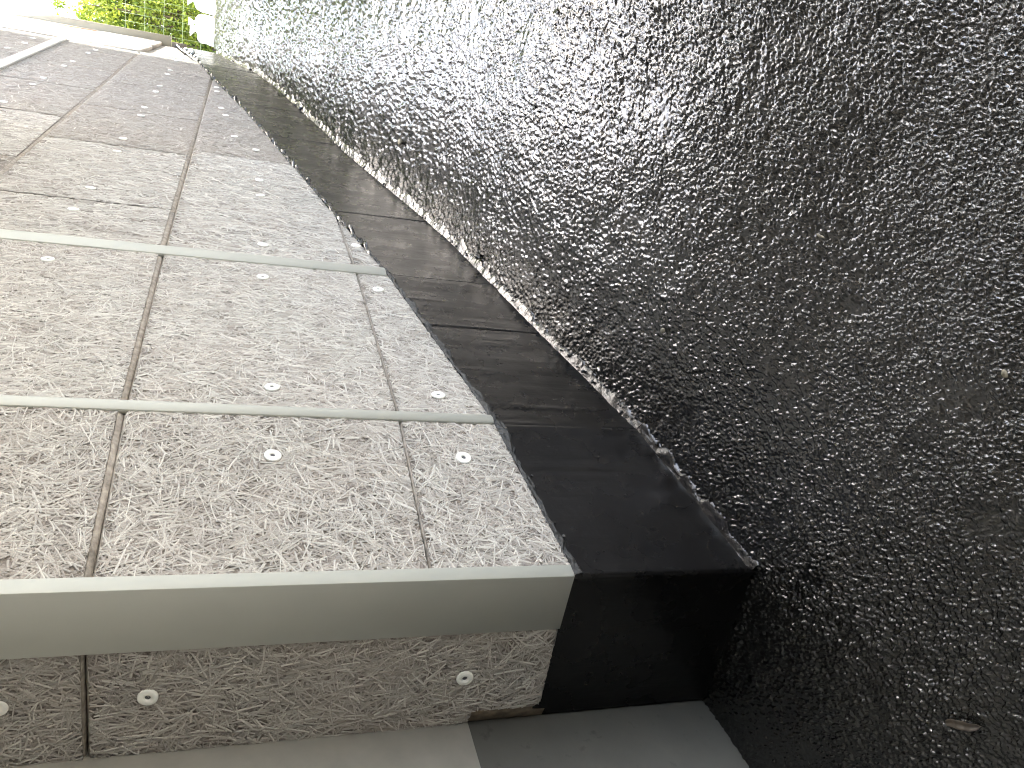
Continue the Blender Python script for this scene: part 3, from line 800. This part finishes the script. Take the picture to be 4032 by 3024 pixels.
def tube_mesh(name, p, q_, r, mat, n=6):
    p, q_ = np.array(p, float), np.array(q_, float); d = q_ - p; L = np.linalg.norm(d); d /= L
    a = np.cross(d, [0, 0, 1]) if abs(d[2]) < .9 else np.cross(d, [1, 0, 0]); a /= np.linalg.norm(a); b = np.cross(d, a)
    th = np.linspace(0, 2 * np.pi, n, endpoint=False)
    ring = np.cos(th)[:, None] * a + np.sin(th)[:, None] * b
    V = np.concatenate([p + ring * r, q_ + ring * r]); i = np.arange(n); j = (i + 1) % n
    return mesh_np(name, V, [np.stack([i, j, n + j, n + i], 1), i[::-1][None], (n + i)[None]], mat, True)

def fence():
    D = 14.2; a = np.array(at(650, -260, D))[:2]; b = np.array(at(650, 330, D))[:2]
    # square to the view: centre direction
    c0 = np.array(at(650, 40, D)); nrm = unit(c0[:2]); d = np.array([nrm[1], -nrm[0]])
    zg = float(gheight(c0[:1], c0[1:2])[0]) + H - .03
    root = empty('wire_fence', (c0[0], c0[1], zg), 'pale welded wire mesh fence standing in front of the green bushes', 'fence')
    root.rotation_euler = (0, 0, math.atan2(d[1], d[0]))
    half = 4.2; hgt = 1.75
    hw = tube_mesh('horizontal_wire', (-half, -.004, 0), (half, -.004, 0), .003, M_WIRE)
    z0 = .262
    for k in range(6):
        o = link('horizontal_wire', hw, root); o.location = (0, 0, .02 + z0 * k + .0)
    vw = tube_mesh('vertical_wire', (0, .006, .0), (0, .006, .02 + z0 * 5 + .05), .0019, M_WIRE)
    n = int(2 * half / .113)
    for k in range(n + 1):
        o = link('vertical_wire', vw, root); o.location = (-half + k * .113, 0, 0)
    pm = tube_mesh('post', (0, .045, -.3), (0, .045, hgt), .03, M_WIRE, 12)
    for x in (-half + .02, half - .02):
        o = link('post', pm, root); o.location = (x, 0, 0)
fence()

def bush(px, dist, width, hgt, seed, label, n=5200):
    x, y, _ = at(650, px, dist); z = float(gheight(np.array([x]), np.array([y]))[0]) + H - .03
    root = empty('bush', (x, y, z), label, 'bush', 'green bushes behind the wire fence')
    rg = np.random.default_rng(seed)
    # twiggy trunk
    tv = []; tf = []
    for k in range(7):
        a = rg.uniform(0, 6.28); top = np.array([math.cos(a) * width * .33 * rg.uniform(.3, 1), math.sin(a) * width * .33 * rg.uniform(.3, 1), hgt * rg.uniform(.6, .9)])
        pts = [np.array([.04 * math.cos(a), .04 * math.sin(a), -.05]), top * [.35, .35, .5], top]
        rad = [.03, .018, .006]; nn = 6; th = np.linspace(0, 2 * np.pi, nn, endpoint=False); b0 = len(tv)
        for p, r in zip(pts, rad): tv += [p + r * np.array([math.cos(t_), math.sin(t_), 0]) for t_ in th]
        for s in range(2):
            for i in range(nn): tf.append((b0 + s * nn + i, b0 + s * nn + (i + 1) % nn, b0 + (s + 1) * nn + (i + 1) % nn, b0 + (s + 1) * nn + i))
    link('trunk', mesh_np('trunk', np.array(tv), np.array(tf), M_BARK, True), root)
    # crown: leaf blades on clumps
    nc = 70; cl = rg.normal(0, 1, (nc, 3)); cl /= np.linalg.norm(cl, axis=1)[:, None]; cl *= rg.uniform(.35, 1, (nc, 1)) ** .5
    cl = cl * [width / 2, width / 2 * .8, hgt / 2] + [0, 0, hgt * .52]
    ci = rg.integers(0, nc, n); rad = rg.uniform(.10, .26, nc)
    C_ = cl[ci] + rg.normal(0, 1, (n, 3)) * (rad[ci] * .55)[:, None]; C_[:, 2] = np.clip(C_[:, 2], .02, None)
    ln = rg.uniform(.045, .10, n); wd = ln * rg.uniform(.35, .6, n)
    ax = rg.normal(0, 1, (n, 3)) + [0, 0, -.3]; ax /= np.linalg.norm(ax, axis=1)[:, None]
    sd_ = np.cross(ax, rg.normal(0, 1, (n, 3))); sd_ /= np.linalg.norm(sd_, axis=1)[:, None]
    nr = np.cross(ax, sd_)
    V = np.stack([C_ - ax * ln[:, None] / 2, C_ + sd_ * wd[:, None] / 2 + nr * ln[:, None] * .08, C_ + ax * ln[:, None] / 2, C_ - sd_ * wd[:, None] / 2 + nr * ln[:, None] * .08], 1).reshape(-1, 3)
    tone = np.repeat(np.clip(rg.normal(.5, .22, n) + (rg.random(nc) - .5)[ci] * .5, 0, 1), 4)
    o = link('crown', mesh_np('crown', V, np.arange(4 * n).reshape(-1, 4), M_LEAF, False, tone), root); o['kind'] = 'stuff'
    return root
bush(-20, 16.2, 1.5, 2.2, 11, 'leafy green bush seen beside the tall white sack, well clear of the clad wall')
bush(60, 15.8, 1.5, 2.5, 12, 'bright yellow green bush in the middle of the row behind the fence')
bush(150, 15.9, 1.6, 2.3, 13, 'green bush rising directly behind the end board of the clad wall')
bush(20, 18.6, 2.0, 2.6, 14, 'deep green bush standing farther back behind the front bushes', 4200)
bush(110, 18.8, 2.2, 2.7, 15, 'large green bush farther back, partly hidden by the wall end', 4200)
bush(-110, 17.5, 2.2, 2.6, 16, 'broad green bush at the far end of the row, by the frame edge', 4200)

def sky_block_leaves():  # unseen leaf screen added to cut the low sky mirrored in the asphalt
    rg = np.random.default_rng(99); n = 22000
    az = np.radians(np.where(rg.random(n) < .27, rg.uniform(9, 19.6, n), rg.uniform(23.9, 50, n))); d = rg.uniform(27, 32, n); top = 14.5 + 1.8 * np.sin(az * 31) + 1.4 * np.sin(az * 67 + 1)
    z = rg.uniform(0, 1, n) ** .8 * top
    C_ = np.stack([d * np.sin(az), d * np.cos(az), z + H + .3], -1)
    ax = rg.normal(0, 1, (n, 3)); ax /= np.linalg.norm(ax, axis=1)[:, None]; sd_ = np.cross(ax, rg.normal(0, 1, (n, 3))); sd_ /= np.linalg.norm(sd_, axis=1)[:, None]
    L = rg.uniform(.35, .8, n)[:, None]
    V = np.stack([C_ - ax * L, C_ + sd_ * L * .6, C_ + ax * L, C_ - sd_ * L * .6], 1).reshape(-1, 3)
    o = link('sky_block_leaves', mesh_np('sky_block_leaves', V, np.arange(4 * n).reshape(-1, 4), M_LEAF, False, np.repeat(rg.uniform(0, .6, n), 4))); o['kind'] = 'stuff'
sky_block_leaves()
